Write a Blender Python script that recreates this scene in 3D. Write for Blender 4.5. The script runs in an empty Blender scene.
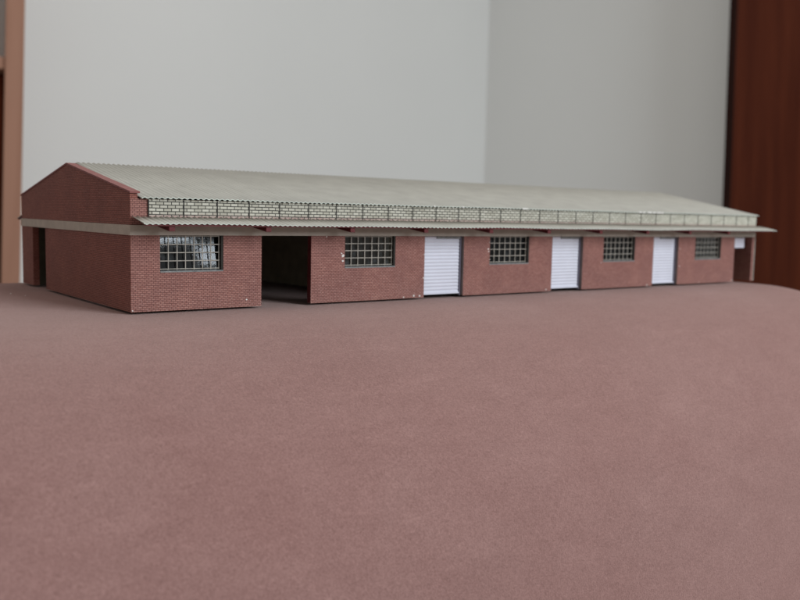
import bpy, math, random
from mathutils import Matrix, Vector
random.seed(4)
S = bpy.context.scene
C = S.collection
U = 0.04                      # one model unit (wall height up to the band) is 4 cm
# ------------------------------------------------------------------ camera
YAW = 0.6529
FPX = 872.755
def cam_rot(pitch, roll):
    F = Vector((math.sin(YAW)*math.cos(pitch), math.cos(YAW)*math.cos(pitch), math.sin(pitch)))
    R = Vector((math.cos(YAW), -math.sin(YAW), 0)); Up = R.cross(F)
    c, s = math.cos(roll), math.sin(roll)
    Rc = c*R + s*Up; Uc = -s*R + c*Up
    return Matrix((Rc, Uc, -F)).transposed()
RB = cam_rot(-0.0973, 0.0214)           # camera as seen from the tilted model
RW = cam_rot(-0.0256, 0.0290)           # camera as seen from the upright room
CB = Vector((-4.058, -11.0379, 1.3345))*U
ROT = RW @ RB.transposed()              # tilt of the cushion and the model on it
ORG = Vector((0, 0, 0.45))
CAMP = ORG + ROT @ CB
MB_ = Matrix.Translation(ORG) @ ROT.to_4x4()
cam = bpy.data.cameras.new('camera'); co = bpy.data.objects.new('camera', cam); C.objects.link(co)
co.matrix_world = Matrix.Translation(CAMP) @ RW.to_4x4()
cam.sensor_width = 36; cam.lens = FPX/800*36
cam.clip_start = 0.01; cam.clip_end = 60
cam.dof.use_dof = True; cam.dof.focus_distance = 0.46; cam.dof.aperture_fstop = 11.0
S.camera = co
# ------------------------------------------------------------------ light
w = bpy.data.worlds.new('World'); S.world = w; w.use_nodes = True
bg = w.node_tree.nodes['Background']; bg.inputs[0].default_value = (1.0, 0.955, 0.89, 1); bg.inputs[1].default_value = 0.30
FH = Vector((math.sin(YAW), math.cos(YAW), 0)); RH = Vector((math.cos(YAW), -math.sin(YAW), 0)); ZZ = Vector((0, 0, 1))
def area(name, pos, target, sx, sy, power, col):
    l = bpy.data.lights.new(name, 'AREA'); l.shape = 'RECTANGLE'; l.size = sx; l.size_y = sy; l.energy = power; l.color = col
    o = bpy.data.objects.new(name, l); C.objects.link(o); o.location = pos
    o.rotation_euler = (Vector(target)-Vector(pos)).to_track_quat('-Z', 'Y').to_euler(); return o
area('window_light', ORG + Vector((0.78, -1.88, 0.86)), ORG + Vector((0.3, 0, 0.1)), 1.0, 1.15, 41, (0.90, 0.955, 1.0))
area('ceiling_bounce', ORG + Vector((0.35, -0.1, 1.75)), ORG + Vector((0.35, -0.1, 0)), 2.0, 1.8, 15, (1.0, 0.965, 0.92))
S.view_settings.view_transform = 'Standard'; S.view_settings.look = 'None'; S.view_settings.exposure = -0.08; S.view_settings.gamma = 1
S.render.engine = 'CYCLES'

# ------------------------------------------------------------------ materials
def new_mat(name):
    m = bpy.data.materials.new(name); m.use_nodes = True
    nt = m.node_tree; return m, nt, nt.nodes['Principled BSDF']
def nd(nt, typ, ins=None, **props):
    n = nt.nodes.new(typ)
    for k, v in props.items(): setattr(n, k, v)
    for k, v in (ins or {}).items():
        if isinstance(v, bpy.types.NodeSocket): nt.links.new(v, n.inputs[k])
        else: n.inputs[k].default_value = v
    return n
def coords(nt, scale=1/U, stretch=(1, 1, 1)):
    t = nd(nt, 'ShaderNodeTexCoord')
    return nd(nt, 'ShaderNodeMapping', {'Vector': t.outputs['Object'], 'Scale': tuple(scale*s for s in stretch)}).outputs[0]
def ramp(nt, fac, stops):
    r = nd(nt, 'ShaderNodeValToRGB', {'Fac': fac}); e = r.color_ramp.elements
    while len(e) < len(stops): e.new(0.5)
    for i, (p, c) in enumerate(stops):
        e[i].position = p; e[i].color = (*c, 1) if len(c) == 3 else c
    return r.outputs[0]
def mix(nt, fac, a, b, mode='MIX'):
    n = nd(nt, 'ShaderNodeMix', data_type='RGBA', blend_type=mode)
    for i, v in ((0, fac), (6, a), (7, b)):
        if isinstance(v, bpy.types.NodeSocket): nt.links.new(v, n.inputs[i])
        else: n.inputs[i].default_value = v if i == 0 else (*v, 1)
    return n.outputs[2]
def bump(nt, h, strength, dist):
    return nd(nt, 'ShaderNodeBump', {'Height': h, 'Strength': strength, 'Distance': dist*U}).outputs[0]
def paint(name, col, rough=0.6, var=0.10, scale=9, spec=0.3, bmp=0.25, bscale=60, stretch=(1, 1, 1), metal=0):
    m, nt, p = new_mat(name); v = coords(nt, stretch=stretch)
    n = nd(nt, 'ShaderNodeTexNoise', {'Vector': v, 'Scale': scale, 'Detail': 5})
    lo = tuple(c*(1-var) for c in col); hi = tuple(min(1, c*(1+var)) for c in col)
    nt.links.new(ramp(nt, n.outputs[0], [(0.3, lo), (0.7, hi)]), p.inputs['Base Color'])
    f = nd(nt, 'ShaderNodeTexNoise', {'Vector': v, 'Scale': bscale, 'Detail': 3})
    nt.links.new(bump(nt, f.outputs[0], bmp, 0.01), p.inputs['Normal'])
    p.inputs['Roughness'].default_value = rough; p.inputs['Specular IOR Level'].default_value = spec; p.inputs['Metallic'].default_value = metal
    return m
def brick_mat(name, white, dark=1.0, tint=(1, 1, 1)):
    m, nt, p = new_mat(name); v = coords(nt)
    s = nd(nt, 'ShaderNodeSeparateXYZ', {'Vector': v})
    u = nd(nt, 'ShaderNodeMath', {0: s.outputs[0], 1: s.outputs[1]}, operation='ADD')
    # the printed card is never quite true: a slight wander of the courses
    wn = nd(nt, 'ShaderNodeTexNoise', {'Vector': v, 'Scale': 1.3, 'Detail': 2})
    zz = nd(nt, 'ShaderNodeMath', {0: wn.outputs[0], 1: 0.012, 2: s.outputs[2]}, operation='MULTIPLY_ADD')
    c = nd(nt, 'ShaderNodeCombineXYZ', {'X': u.outputs[0], 'Y': zz.outputs[0]})
    bw, rh, ms = (0.107, 0.0425, 0.0060) if white else (0.061, 0.0248, 0.0040)
    b = nd(nt, 'ShaderNodeTexBrick', {'Vector': c.outputs[0], 'Scale': 1.0, 'Mortar Size': ms, 'Mortar Smooth': 0.35 if not white else 0.15,
            'Bias': 0.0, 'Brick Width': bw, 'Row Height': rh, 'Color1': (0, 0, 0, 1), 'Color2': (1, 1, 1, 1), 'Mortar': (0.5, 0.5, 0.5, 1)})
    big = nd(nt, 'ShaderNodeTexNoise', {'Vector': v, 'Scale': 2.2, 'Detail': 4, 'Roughness': 0.6})
    fine = nd(nt, 'ShaderNodeTexNoise', {'Vector': v, 'Scale': 38, 'Detail': 4, 'Roughness': 0.7})
    if white:
        face = mix(nt, b.outputs[0], (0.42, 0.40, 0.33), (0.58, 0.56, 0.48))
        # red card shows through the dry-brushed white towards the bottom courses
        zr = nd(nt, 'ShaderNodeMapRange', {0: s.outputs[2], 1: 1.33, 2: 1.20, 3: -0.25, 4: 0.75})
        rr = nd(nt, 'ShaderNodeMath', {0: fine.outputs[0], 1: zr.outputs[0]}, operation='ADD')
        ff = nd(nt, 'ShaderNodeMapRange', {0: rr.outputs[0], 1: 0.55, 2: 1.05, 3: 0, 4: 0.75})
        face = mix(nt, ff.outputs[0], face, (0.42, 0.20, 0.20))
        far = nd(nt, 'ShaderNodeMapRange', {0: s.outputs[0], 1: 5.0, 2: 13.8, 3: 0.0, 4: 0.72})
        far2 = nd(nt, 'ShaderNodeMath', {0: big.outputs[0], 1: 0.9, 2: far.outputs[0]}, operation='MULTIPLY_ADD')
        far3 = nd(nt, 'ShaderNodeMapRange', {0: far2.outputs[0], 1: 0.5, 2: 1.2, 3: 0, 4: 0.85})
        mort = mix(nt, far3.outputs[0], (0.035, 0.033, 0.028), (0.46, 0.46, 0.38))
    else:
        face = mix(nt, b.outputs[0], (0.300, 0.130, 0.108), (0.380, 0.182, 0.152))
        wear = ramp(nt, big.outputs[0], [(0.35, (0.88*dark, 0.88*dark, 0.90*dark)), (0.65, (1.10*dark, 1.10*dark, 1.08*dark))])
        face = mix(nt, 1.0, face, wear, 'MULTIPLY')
        # pale flecks: light caught on embossed brick tops, painted in, palest low down
        zr = nd(nt, 'ShaderNodeMapRange', {0: s.outputs[2], 1: 0.05, 2: 0.9, 3: 0.12, 4: 0.0})
        rr = nd(nt, 'ShaderNodeMath', {0: fine.outputs[0], 1: zr.outputs[0]}, operation='ADD')
        ff = nd(nt, 'ShaderNodeMapRange', {0: rr.outputs[0], 1: 0.60, 2: 0.78, 3: 0, 4: 0.40})
        face = mix(nt, ff.outputs[0], face, (0.60, 0.42, 0.38))
        mort = (0.125, 0.048, 0.042)
    col = mix(nt, b.outputs[1], face, mort)
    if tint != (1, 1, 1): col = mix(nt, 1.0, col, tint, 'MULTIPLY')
    nt.links.new(col, p.inputs['Base Color'])
    inv = nd(nt, 'ShaderNodeMath', {0: 1.0, 1: b.outputs[1]}, operation='SUBTRACT')
    h = nd(nt, 'ShaderNodeMath', {0: fine.outputs[0], 1: 0.25, 2: inv.outputs[0]}, operation='MULTIPLY_ADD')
    nt.links.new(bump(nt, h.outputs[0], 0.6, 0.006), p.inputs['Normal'])
    p.inputs['Roughness'].default_value = 0.62; p.inputs['Specular IOR Level'].default_value = 0.28
    return m
M = {}
M['brick'] = brick_mat('brick', False)
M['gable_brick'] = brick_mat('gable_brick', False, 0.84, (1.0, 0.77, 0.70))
M['white_brick'] = brick_mat('white_brick', True)
M['roof'] = paint('roof', (0.358, 0.346, 0.308), 0.55, 0.07, 3, bmp=0.3)
M['edge'] = paint('edge', (0.55, 0.59, 0.53), 0.6, 0.15, 8)
M['band'] = paint('band', (0.47, 0.415, 0.355), 0.6, 0.10, 5, bmp=0.4)
M['red'] = paint('red', (0.105, 0.016, 0.018), 0.55, 0.2, 6)
M['coping'] = paint('coping', (0.25, 0.095, 0.088), 0.6, 0.15, 12)
M['white'] = paint('white', (0.665, 0.675, 0.76), 0.5, 0.03, 4, bmp=0.1)
M['jamb'] = paint('jamb', (0.20, 0.165, 0.15), 0.6, 0.2, 6)
M['darkjamb'] = paint('darkjamb', (0.05, 0.045, 0.03), 0.7, 0.2, 6)
M['bluejamb'] = paint('bluejamb', (0.14, 0.13, 0.17), 0.5, 0.1, 6)
M['black'] = paint('black', (0.028, 0.026, 0.022), 0.8, 0.3, 4)
M['frame'] = paint('frame', (0.36, 0.33, 0.285), 0.45, 0.25, 14, spec=0.5)
M['sill'] = paint('sill', (0.20, 0.205, 0.205), 0.45, 0.3, 14)
M['inner_card'] = paint('inner_card', (0.50, 0.46, 0.34), 0.8, 0.15, 4)
M['chip'] = paint('chip', (0.74, 0.72, 0.69), 0.7, 0.05)
M['strip'] = paint('strip', (0.016, 0.014, 0.012), 0.6, 0.4, 30)
def pane_mat():
    m, nt, p = new_mat('acetate'); out = nt.nodes['Material Output']; v = coords(nt)
    n = nd(nt, 'ShaderNodeTexNoise', {'Vector': v, 'Scale': 3.2, 'Detail': 3, 'Roughness': 0.55})
    g = nd(nt, 'ShaderNodeBsdfGlossy', {'Roughness': 0.09, 'Color': (0.92, 0.96, 1, 1), 'Normal': bump(nt, n.outputs[0], 0.25, 0.010)})
    t = nd(nt, 'ShaderNodeBsdfTransparent', {'Color': (0.75, 0.78, 0.8, 1)})
    lw = nd(nt, 'ShaderNodeFresnel', {'IOR': 1.5})
    f = nd(nt, 'ShaderNodeMath', {0: lw.outputs[0], 1: 0.75, 2: 0.008}, operation='MULTIPLY_ADD')
    mx = nd(nt, 'ShaderNodeMixShader', {0: f.outputs[0], 1: t.outputs[0], 2: g.outputs[0]})
    sm = nd(nt, 'ShaderNodeTexNoise', {'Vector': v, 'Scale': 7, 'Detail': 6, 'Roughness': 0.7})
    d = nd(nt, 'ShaderNodeBsdfDiffuse', {'Color': (0.42, 0.47, 0.50, 1)})
    sf = nd(nt, 'ShaderNodeMapRange', {0: sm.outputs[0], 1: 0.52, 2: 0.80, 3: 0.012, 4: 0.16})
    m2 = nd(nt, 'ShaderNodeMixShader', {0: sf.outputs[0], 1: mx.outputs[0], 2: d.outputs[0]})
    nt.links.new(m2.outputs[0], out.inputs[0]); return m
M['pane'] = pane_mat()
def suede():
    m, nt, p = new_mat('suede'); v = coords(nt)
    big = nd(nt, 'ShaderNodeTexNoise', {'Vector': v, 'Scale': 0.55, 'Detail': 4, 'Roughness': 0.55, 'Distortion': 0.6})
    mid = nd(nt, 'ShaderNodeTexNoise', {'Vector': v, 'Scale': 5.0, 'Detail': 4, 'Roughness': 0.6, 'Distortion': 0.4})
    fin = nd(nt, 'ShaderNodeTexNoise', {'Vector': v, 'Scale': 48, 'Detail': 3, 'Roughness': 0.75})
    vf = nd(nt, 'ShaderNodeTexNoise', {'Vector': v, 'Scale': 75, 'Detail': 2, 'Roughness': 0.7})
    c = ramp(nt, big.outputs[0], [(0.32, (0.272, 0.152, 0.139)), (0.68, (0.290, 0.168, 0.154))])
    c = mix(nt, 1.0, c, ramp(nt, mid.outputs[0], [(0.30, (0.97, 0.965, 0.965)), (0.70, (1.025, 1.03, 1.03))]), 'MULTIPLY')
    c = mix(nt, 1.0, c, ramp(nt, fin.outputs[0], [(0.32, (0.80, 0.77, 0.76)), (0.68, (1.16, 1.19, 1.20))]), 'MULTIPLY')
    gr = nd(nt, 'ShaderNodeTexNoise', {'Vector': v, 'Scale': 22, 'Detail': 4, 'Roughness': 0.75})
    c = mix(nt, 1.0, c, ramp(nt, gr.outputs[0], [(0.34, (0.90, 0.89, 0.89)), (0.66, (1.08, 1.09, 1.09))]), 'MULTIPLY')
    # brushed nap: short strokes lying at an angle
    rot = nd(nt, 'ShaderNodeMapping', {'Vector': v, 'Rotation': (0, 0, 0.9), 'Scale': (1.0, 4.5, 1.0)}).outputs[0]
    nap = nd(nt, 'ShaderNodeTexNoise', {'Vector': rot, 'Scale': 1.1, 'Detail': 5, 'Roughness': 0.65, 'Distortion': 0.8})
    c = mix(nt, 1.0, c, ramp(nt, nap.outputs[0], [(0.35, (0.96, 0.95, 0.95)), (0.62, (1.02, 1.02, 1.02)), (0.78, (1.14, 1.16, 1.16))]), 'MULTIPLY')
    nt.links.new(c, p.inputs['Base Color'])
    h = nd(nt, 'ShaderNodeMath', {0: fin.outputs[0], 1: 1.0, 2: vf.outputs[0]}, operation='MULTIPLY_ADD')
    nt.links.new(bump(nt, h.outputs[0], 0.5, 0.024), p.inputs['Normal'])
    p.inputs['Roughness'].default_value = 1.0; p.inputs['Specular IOR Level'].default_value = 0.05
    p.inputs['Sheen Weight'].default_value = 0.30; p.inputs['Sheen Roughness'].default_value = 0.45; p.inputs['Sheen Tint'].default_value = (1, 0.86, 0.80, 1)
    return m
M['suede'] = suede()
def wall_mat():
    m, nt, p = new_mat('wall_paint'); t = nd(nt, 'ShaderNodeTexCoord')
    n = nd(nt, 'ShaderNodeTexNoise', {'Vector': t.outputs['Object'], 'Scale': 1.5, 'Detail': 4})
    nt.links.new(ramp(nt, n.outputs[0], [(0.3, (0.70, 0.71, 0.70)), (0.7, (0.73, 0.74, 0.73))]), p.inputs['Base Color'])
    f = nd(nt, 'ShaderNodeTexNoise', {'Vector': t.outputs['Object'], 'Scale': 160, 'Detail': 3})
    nt.links.new(nd(nt, 'ShaderNodeBump', {'Height': f.outputs[0], 'Strength': 0.3, 'Distance': 0.002}).outputs[0], p.inputs['Normal'])
    p.inputs['Roughness'].default_value = 0.8; return m
M['wall'] = wall_mat()
def wood(name, a, b, rough=0.5, vert=True):
    m, nt, p = new_mat(name); t = nd(nt, 'ShaderNodeTexCoord')
    v = nd(nt, 'ShaderNodeMapping', {'Vector': t.outputs['Object'], 'Scale': (14, 14, 0.7) if vert else (0.7, 0.7, 14)}).outputs[0]
    n = nd(nt, 'ShaderNodeTexNoise', {'Vector': v, 'Scale': 3.0, 'Detail': 6, 'Roughness': 0.6, 'Distortion': 0.5})
    nt.links.new(ramp(nt, n.outputs[0], [(0.3, a), (0.7, b)]), p.inputs['Base Color'])
    p.inputs['Roughness'].default_value = rough; p.inputs['Specular IOR Level'].default_value = 0.12
    nt.links.new(nd(nt, 'ShaderNodeBump', {'Height': n.outputs[0], 'Strength': 0.15, 'Distance': 0.002}).outputs[0], p.inputs['Normal'])
    return m
M['cherry'] = wood('cherry', (0.062, 0.0125, 0.0055), (0.105, 0.024, 0.010))
M['cherry_dark'] = wood('cherry_dark', (0.018, 0.005, 0.0035), (0.030, 0.008, 0.005))
M['beech'] = wood('beech', (0.30, 0.155, 0.105), (0.37, 0.20, 0.14), 0.45)
M['shelf_back'] = wood('shelf_back', (0.13, 0.115, 0.11), (0.15, 0.135, 0.13), 0.6)
M['shelf_red'] = wood('shelf_red', (0.12, 0.022, 0.008), (0.16, 0.035, 0.014), 0.5)

# ------------------------------------------------------------------ helpers
class MBd:
    def __init__(s): s.v = []; s.f = []; s.mi = []
    def box(s, x0, x1, y0, y1, z0, z1, mi=0):
        n = len(s.v)
        s.v += [(x, y, z) for z in (z0, z1) for y in (y0, y1) for x in (x0, x1)]
        s.f += [tuple(n+i for i in q) for q in ((0, 2, 3, 1), (4, 5, 7, 6), (0, 1, 5, 4), (2, 6, 7, 3), (0, 4, 6, 2), (1, 3, 7, 5))]
        s.mi += [mi]*6; return s
    def prism(s, pts, a0, a1, axis='y', mi=0):
        """polygon pts in (x,z) extruded along y, or in (y,z) extruded along x"""
        n = len(s.v); k = len(pts)
        for a in (a0, a1):
            s.v += [((p, a, q) if axis == 'y' else (a, p, q)) for p, q in pts]
        s.f.append(tuple(range(n, n+k))); s.f.append(tuple(range(n+2*k-1, n+k-1, -1)))
        for i in range(k):
            j = (i+1) % k; s.f.append((n+j, n+i, n+k+i, n+k+j))
        s.mi += [mi]*(k+2); return s
    def build(s, name, mats, parent=None, smooth=False, bevel=0, scale=U, origin=None, recalc=True):
        me = bpy.data.meshes.new(name)
        o0 = Vector(origin) if origin else Vector((0, 0, 0))
        me.from_pydata([(Vector(p)*scale - o0) for p in s.v], [], s.f); me.update()
        import bmesh
        if recalc:
         bm = bmesh.new(); bm.from_mesh(me); bmesh.ops.recalc_face_normals(bm, faces=bm.faces); bm.to_mesh(me); bm.free()
        for m in (mats if isinstance(mats, (list, tuple)) else [mats]): me.materials.append(m)
        for p, i in zip(me.polygons, s.mi): p.material_index = i
        if smooth: me.shade_smooth()
        o = bpy.data.objects.new(name, me); C.objects.link(o); o.location = o0
        if parent: o.parent = parent
        if bevel:
            b = o.modifiers.new('bevel', 'BEVEL'); b.width = bevel*scale; b.segments = 2; b.limit_method = 'ANGLE'
        return o
def copy_tree(o, parent, dx):
    c = o.copy(); C.objects.link(c); c.parent = parent
    if dx: c.location.x += dx
    for ch in list(o.children): copy_tree(ch, c, 0)
    return c

# ------------------------------------------------------------------ setting: cushion and room walls
def arc(t, R):
    if t <= 0: return 0.0
    m = 0.93*R
    if t < m: return R - math.sqrt(R*R - t*t)
    return R - math.sqrt(R*R - m*m) + (t-m)*m/math.sqrt(R*R - m*m)
def cushion_z(x, y):
    z = -0.034
    z -= arc(-0.35 - y, 4.3)
    z -= arc(y - 5.55, 1.6)
    z -= arc(x - 14.0 - 0.10*max(0, y), 5.0)*1.0
    z -= arc(-9 - x, 5.0)
    d = max(0.0, min(1.0, (-y-0.15)/1.5))
    z += d*0.035*math.sin(x*0.55+0.8*math.sin(y*0.5))*math.cos(y*0.7+0.3*x) + d*0.012*math.sin(x*1.9+y*1.1)
    return max(z, -8)
cb = MBd(); nx, ny = 240, 200
X0, X1, Y0, Y1 = -13, 19.0, -7.6, 7.4
for j in range(ny+1):
    for i in range(nx+1):
        x = X0+(X1-X0)*i/nx; y = Y0+(Y1-Y0)*j/ny; cb.v.append((x, y, cushion_z(x, y)))
for j in range(ny):
    for i in range(nx):
        a = j*(nx+1)+i; cb.f.append((a, a+1, a+nx+2, a+nx+1)); cb.mi.append(0)
n0 = len(cb.v)      # closed sides and underside
ring = [i for i in range(nx+1)] + [j*(nx+1)+nx for j in range(1, ny+1)] + [ny*(nx+1)+i for i in range(nx-1, -1, -1)] + [j*(nx+1) for j in range(ny-1, 0, -1)]
for r in ring: cb.v.append((cb.v[r][0], cb.v[r][1], -9.0))
for k in range(len(ring)):
    l = (k+1) % len(ring); cb.f.append((ring[l], ring[k], n0+k, n0+l)); cb.mi.append(0)
cb.f.append(tuple(n0+k for k in range(len(ring)-1, -1, -1))); cb.mi.append(0)
cu = cb.build('cushion', M['suede'], smooth=True); cu.matrix_world = MB_; cu['kind'] = 'structure'

def wray(u, v):
    """room-frame ray through photo pixel, forward component 1"""
    d = RW @ Vector(((u-400)/FPX, -(v-300)/FPX, -1)); return d / d.dot(FH)
ALPHA = math.radians(42)
corner = CAMP + wray(486, 120)*2.75
nA = -FH*math.cos(ALPHA) + RH*math.sin(ALPHA); dA = Vector((nA.y, -nA.x, 0))
if dA.dot(RH) > 0: dA = -dA                     # runs left from the corner
nB = -FH*math.sin(ALPHA) - RH*math.cos(ALPHA); dB = Vector((nB.y, -nB.x, 0))
if dB.dot(RH) < 0: dB = -dB
def room_wall(name, d, n, length):
    m = MBd(); a = Vector((corner.x, corner.y, 0)); b = a + d*length; th = -n*0.12
    k = [a, b, b+th, a+th-d*0.12]
    m.v = [(p.x, p.y, 0.0) for p in k] + [(p.x, p.y, 2.6) for p in k]
    m.f = [(0, 1, 5, 4), (1, 2, 6, 5), (2, 3, 7, 6), (3, 0, 4, 7), (4, 5, 6, 7), (3, 2, 1, 0)]; m.mi = [0]*6
    o = m.build(name, M['wall'], scale=1); o['kind'] = 'structure'; return o
room_wall('left_wall', dA, nA, 3.4)
room_wall('right_wall', dB, nB, 2.6)

# ------------------------------------------------------------------ furniture behind
def furniture(name, label, cat, pos, right):
    o = bpy.data.objects.new(name, None); C.objects.link(o); o['label'] = label; o['category'] = cat
    o.location = (pos.x, pos.y, 0); o.rotation_euler = (0, 0, math.atan2(right.y, right.x)); return o
# bookcase at the left edge: its right side panel shows its front edge
pb = CAMP + wray(23.0, 120)*1.55
bc = furniture('bookcase', 'pale wood framed bookcase with one shelf, cropped by the left edge', 'bookcase', pb, (RH*math.cos(0.43)+FH*math.sin(0.43)))
zs = (CAMP + wray(5, 64)*1.55).z
MBd().box(-0.031, 0, 0, 0.34, 0, 2.0).build('side_panel', M['beech'], bc, scale=1, bevel=0.002)
MBd().box(-0.90, -0.031, 0.006, 0.325, zs-0.011, zs+0.011).build('shelf', M['beech'], bc, scale=1, bevel=0.002)
MBd().box(-0.90, -0.031, 0.325, 0.336, zs+0.011, 2.0).build('back_panel', M['shelf_back'], bc, scale=1)
MBd().box(-0.90, -0.033, 0.045, 0.063, 0.05, zs-0.014).build('lower_door', M['shelf_red'], bc, scale=1, bevel=0.002)
MBd().box(-0.931, -0.90, 0, 0.34, 0, 2.0).build('side_panel', M['beech'], bc, scale=1, bevel=0.002)
# wardrobe at the right edge
pw = CAMP + wray(726, 100)*2.0
wd = furniture('wardrobe', 'tall dark cherry wood wardrobe behind the right end of the model', 'wardrobe', pw, dB)
MBd().box(0.0, 0.024, 0, 0.25, 0, 2.2).build('side_panel', M['cherry_dark'], wd, scale=1, bevel=0.002)
MBd().box(0.027, 0.36, -0.018, 0, 0.06, 2.16).build('door', M['cherry'], wd, scale=1, bevel=0.003)
MBd().box(0.363, 0.60, -0.018, 0, 0.06, 2.16).build('door', M['cherry'], wd, scale=1, bevel=0.003)
MBd().box(0.024, 0.602, 0.0, 0.24, 0.0, 0.06).build('plinth', M['cherry_dark'], wd, scale=1)
MBd().box(0.024, 0.602, 0.002, 0.24, 2.16, 2.2).build('top_panel', M['cherry_dark'], wd, scale=1)
MBd().box(0.024, 0.602, 0.24, 0.25, 0.06, 2.16).build('back_panel', M['cherry_dark'], wd, scale=1)

# ------------------------------------------------------------------ the model building
L, W, TH = 14.60, 5.28, 0.10
wh = bpy.data.objects.new('model_warehouse', None); C.objects.link(wh); wh.matrix_world = MB_
wh['label'] = 'long low red brick model warehouse with pale corrugated roof resting on pink suede'; wh['category'] = 'model building'
B = M['brick']
# front wall panels: (x0, x1, window x0, x1)
WB = 0.509; P = 2.9976
wins = [(0.396, 1.303)] + [(3.312+k*P, 4.273+k*P) for k in range(4)]
pan = [(0.0, 1.895)] + [(2.7155, 4.868)] + [(5.718, 7.872), (8.716, 10.868), (11.714, 13.795)]
for (a, b), (c, d) in zip(pan, wins):
    x0 = a if a else 0.004
    MBd().prism([(x0, 0.0), (b, 0.0), (b, 1.0), (d, 1.0), (d, WB), (c, WB), (c, 1.0), (x0, 1.0)], 0, TH).build('front_wall_panel', B, wh)
    MBd().box(b, b+0.003, 0.006, TH-0.004, 0.004, 0.996).build('panel_edge', M['jamb'], wh)
    if a: MBd().box(a-0.003, a, 0.006, TH-0.004, 0.004, 0.996).build('panel_edge', M['red'] if a < 3 else M['jamb'], wh)
MBd().box(0.004, L-TH, 0, TH, 1.001, 1.47).build('upper_front_wall', B, wh)
# left gable wall with doorway near the rear corner
g = MBd()
g.prism([(0.004, 0), (3.84, 0), (3.84, 1.0), (4.60, 1.0), (4.60, 0), (W, 0), (W, 1.525), (W/2, 1.985), (0.004, 1.535)], 0, TH, 'x')
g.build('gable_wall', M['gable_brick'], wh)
MBd().box(0.104, 0.24, 4.60, 4.68, 0.0, 1.0).build('door_jamb', M['darkjamb'], wh)
cp = MBd()
cp.prism([(-0.02, 1.538), (W/2, 1.988), (W/2, 2.012), (-0.025, 1.562)], -0.010, 0.125, 'x')
cp.prism([(W/2, 1.988), (W+0.02, 1.525), (W+0.02, 1.549), (W/2, 2.012)], -0.010, 0.125, 'x')
cp.build('gable_coping', M['coping'], wh)
MBd().prism([(0, 0), (W, 0), (W, 1.47), (W/2, 1.985), (0, 1.49)], L-TH, L, 'x').build('end_wall', [B], wh)
MBd().box(L-0.012, L+0.012, -0.012, 0.0, 0.0, 0.995).build('corner_strip', M['frame'], wh)
MBd().box(TH, L-TH, W-TH, W, 0.05, 1.47).build('rear_wall', M['black'], wh)
# bands
MBd().box(-0.014, L, -0.014, 0, 1.0, 1.130).build('front_band', M['band'], wh)
MBd().box(-0.014, 0, 0.0005, W, 1.0, 1.130).build('gable_band', M['band'], wh)
# inside partitions: black card, coloured paler in open bays to make up for missing light
for x in (4.22, 7.6, 10.6, 13.86):
    MBd().box(x, x+0.05, TH+0.012, W-TH-0.01, -0.01, 1.45).build('partition', M['inner_card'] if x < 5 or x > 13 else M['black'], wh)
MBd().box(4.9, 13.8, 1.6, 1.65, 0, 1.4).build('partition', M['black'], wh)
# whitened brick parapet screen above the canopy and its joints
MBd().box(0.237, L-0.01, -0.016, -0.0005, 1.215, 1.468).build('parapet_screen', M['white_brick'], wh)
js = None
for i in range(30):
    x = 0.2374+i*0.4834
    if x > L-0.1: break
    if js is None: js = MBd().box(x-0.007, x+0.007, -0.021, -0.0165, 1.20, 1.462).build('parapet_joint', M['strip'], wh)
    else: copy_tree(js, wh, i*0.4834*U)
# corrugated sheets
PITCH = 0.0775
def corrugated(x0, x1, line, amp, name, mat, under=None, droop=0.0, jag=0.0):
    """sheet whose ribs run along 'line' [(y,z)...], closed with a thickness"""
    m = MBd(); n = int((x1-x0)/PITCH*8); rows = len(line); t = 0.012
    edge = random.Random(7)
    jj = [edge.uniform(-jag, jag) for _ in range(n+1)]
    for side in (0, 1):
        for r, (y, z) in enumerate(line):
            for i in range(n+1):
                x = x0+(x1-x0)*i/n
                w_ = amp*math.sin(2*math.pi*x/PITCH)
                wav = droop*math.sin(x*1.7)*math.sin(x*0.63+1) if r == 0 else 0
                m.v.append((x, y+(jj[i] if r == 0 else 0), z+w_+wav-side*t))
    N = rows*(n+1)
    for r in range(rows-1):
        for i in range(n):
            a = r*(n+1)+i
            m.f.append((a, a+1, a+n+2, a+n+1)); m.mi.append(0)
            m.f.append((N+a+n+1, N+a+n+2, N+a+1, N+a)); m.mi.append(1)
    for i in range(n):
        m.f.append((i+1, i, N+i, N+i+1)); m.mi.append(2)
        a = (rows-1)*(n+1)+i; m.f.append((a, a+1, N+a+1, N+a)); m.mi.append(0)
    for r in range(rows-1):
        for c in (0, n):
            a = r*(n+1)+c; b = a+n+1; m.f.append((a, b, N+b, N+a)); m.mi.append(0)
    o = m.build(name, [mat, under or mat, M['edge']], wh, smooth=True)
    for p in o.data.polygons:
        if p.material_index == 2: p.use_smooth = False
    return o
corrugated(0.135, L+0.03, [(-0.055, 1.490), (W/2, 2.025), (W+0.055, 1.49)], 0.0075, 'roof', M['roof'], M['black'], droop=0.004, jag=0.002)
corrugated(0.02, L+0.19, [(-0.42, 1.160), (-0.017, 1.244)], 0.0065, 'front_canopy', M['roof'], M['red'], droop=0.008, jag=0.003)
corrugated(0.02, L+0.10, [(W+0.40, 1.120), (W, 1.20)], 0.0115, 'rear_canopy', M['roof'], M['red'])
MBd().box(L, L+0.16, -0.12, -0.02, 1.185, 1.207).build('canopy_return', M['roof'], wh)
# brackets under the canopy
br = None
for i in range(10):
    x = 0.4141+i*1.3926 - 0.0
    if br is None:
        m = MBd(); m.prism([(-0.0145, 1.110), (-0.0145, 1.226), (-0.385, 1.143), (-0.385, 1.062)], x-0.05, x+0.03, 'x')
        br = m.build('canopy_bracket', M['red'], wh, bevel=0.004)
    else: copy_tree(br, wh, i*1.3926*U)
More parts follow.
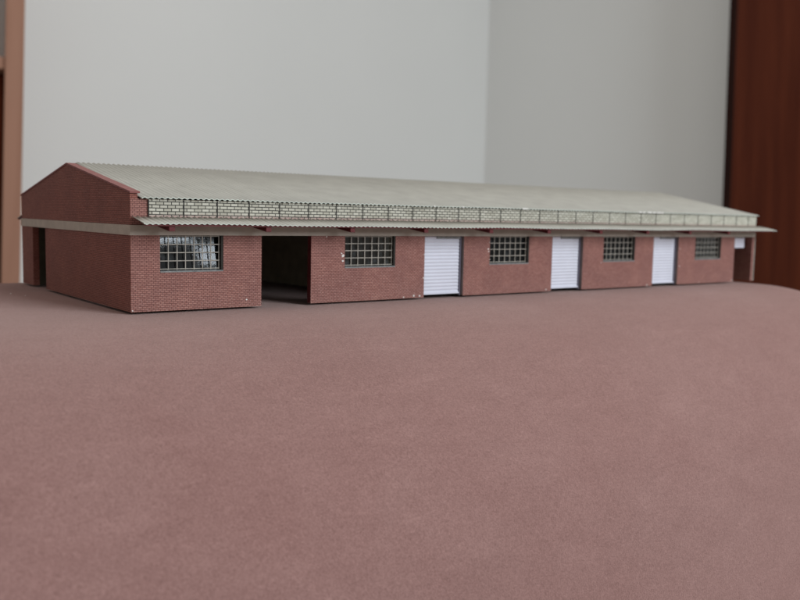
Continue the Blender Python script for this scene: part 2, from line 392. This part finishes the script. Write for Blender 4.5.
# thin red batten along the underside of the canopy edge
MBd().box(0.03, L+0.05, -0.405, -0.387, 1.129, 1.149).build('canopy_batten', M['red'], wh)

# windows: grid of fine bars, acetate pane behind, grey sill and right reveal
def window(x0, x1, tilt=(0, 0), near=False):
    m = MBd(); z0, z1 = WB, 1.0; y = 0.040
    nx_, nz = 7, 4; t = 0.0055
    x1b = x1-0.035; rnd = random.Random(int(x0*100))
    for i in range(nx_+1):
        x = x0+0.012+(x1b-x0-0.024)*i/nx_ + (rnd.uniform(-.004, .004) if 0 < i < nx_ else 0)
        m.box(x-t, x+t, y, y+0.012, z0+0.03, z1-0.003)
    for j in range(nz+1):
        z = z0+0.042+(z1-0.012-z0-0.042)*j/nz + (rnd.uniform(-.003, .003) if 0 < j < nz else 0)
        m.box(x0+0.004, x1b, y-0.0035, y-0.0005, z-t, z+t)
    f = m.build('window_frame', M['frame'], wh)
    p = MBd()
    nseg = 14
    for j in range(nseg+1):
        for i in range(nseg+1):
            a, b = i/nseg, j/nseg
            p.v.append((x0+0.002+(x1-x0-0.004)*a, 0.068+abs(tilt[1])*.5+tilt[0]*(a-.5)+tilt[1]*(b-.5)+0.004*math.sin(5*a+x0)*math.cos(4*b), z0+0.004+(z1-z0-0.008)*b))
    for j in range(nseg):
        for i in range(nseg):
            a = j*(nseg+1)+i; p.f.append((a, a+1, a+nseg+2, a+nseg+1)); p.mi.append(0)
    p.build('window_pane', M['pane'], f, smooth=True, recalc=False)
    MBd().box(x0+0.002, x1-0.002, -0.004, 0.055, z0-0.002, z0+0.020).build('window_sill', M['sill'], f, bevel=0.003)
    MBd().box(x1-0.034, x1-0.0015, 0.002, 0.060, z0+0.029, z1-0.002).build('window_reveal', M['black'], f)
    return f
for k, (a, b) in enumerate(wins):
    window(a, b, tilt=[(0.0, 0.049), (0.01, 0.0), (0, 0.01), (0.01, 0), (0, 0)][k])

# roller doors
def door(x0, x1, z0, z1, y, jamb=True):
    m = MBd(); n = max(3, round((z1-z0)/0.0575)); pts = []
    for i in range(n):
        a = z0+(z1-z0)*i/n; h = (z1-z0)/n
        pts += [(y, a+h*0.10), (y-0.008, a+h*0.30), (y-0.010, a+h*0.60), (y-0.006, a+h*0.85), (y, a+h*0.92)]
    pts = [(y, z0)]+pts+[(y, z1), (y+0.02, z1), (y+0.02, z0)]
    m.prism(pts, x0, x1, 'x')
    o = m.build('roller_door', M['white'], wh)
    if jamb:
        MBd().box(x1+0.001, x1+0.032, y-0.028, y+0.02, 0.0, 0.998).build('door_guide', M['bluejamb'], o)
        MBd().box(x0+0.01, x1-0.002, y-0.030, y-0.0105, z0, z0+0.022).build('bottom_bar', M['white'], o)
        MBd().box(x0+0.3, x1-0.002, y-0.026, y-0.012, 0.955, 0.998).build('roller_housing', M['sill'], o)
    return o
for k in range(3):
    door(4.868+k*P-0.0+0.004, 5.718+k*P-0.040, 0.035, 0.998, 0.085)
door(13.80, 14.40, 0.745, 0.985, 0.14, False)

# chips of bare white card
def chips(spots):
    r = random.Random(2)
    for (x, z, s) in spots:
        m = MBd()
        k = 6; pts = []
        for i in range(k):
            a = 2*math.pi*i/k; q = s*r.uniform(0.55, 1.1); pts.append((x+q*math.cos(a), z+0.8*q*math.sin(a)))
        m.prism(pts, -0.006, -0.0005).build('chipped_card', M['chip'], wh)
chips([(3.27, 0.70, .030), (3.275, 0.62, .022), (3.25, 0.735, .014), (4.45, .02, .018), (4.66, .03, .022), (4.66, .045, .016), (4.78, .03, .018), (4.85, .32, .014), (4.855, .7, .010), (2.98, 0.985, .012),
       (6.27, .78, .02), (6.28, .74, .014), (6.31, .60, .010), (6.29, .9, .008), (7.74, .03, .018), (10.7, .02, .02), (11.76, .75, .014), (11.77, .38, .016), (12.5, .02, .014), (13.76, .03, .025), (9.25, .5, .012), (1.66, .10, .014), (0.02, 0.02, .014)])
for (x, s) in ((10.3, .05), (10.42, .04), (10.6, .06), (10.75, .05), (10.9, .06), (11.02, .04), (7.05, .045), (7.12, .03), (5.62, .02), (5.0, .015)):
    MBd().box(x-s, x+s, -0.064, -0.058, 1.475, 1.492+s*.15).build('chipped_eave', M['chip'], wh)

# lint on the suede
def speck(x, y, s, label):
    m = MBd(); k = 7; pts = []
    for i in range(k):
        a = 2*math.pi*i/k; q = s*random.uniform(.6, 1.2); pts.append((q*math.cos(a), q*math.sin(a)))
    n = len(pts); m.v = [(a, b, -0.004) for a, b in pts] + [(a*.6, b*.6, s*.7) for a, b in pts]
    m.f = [tuple(range(n)), tuple(range(2*n-1, n-1, -1))] + [(i, (i+1) % n, n+(i+1) % n, n+i) for i in range(n)]; m.mi = [0]*(n+2)
    o = m.build('lint_speck', M['chip']); o.matrix_world = MB_ @ Matrix.Translation(Vector((x, y, cushion_z(x, y)))*U)
    o['label'] = label; o['category'] = 'speck'; o['group'] = 'lint specks on the suede'
speck(-0.62, 3.55, .014, 'brighter white lint speck on the suede, furthest left of the brick model')
speck(-0.50, 3.15, .010, 'fainter small lint speck on the suede, the one closer to the brick gable')
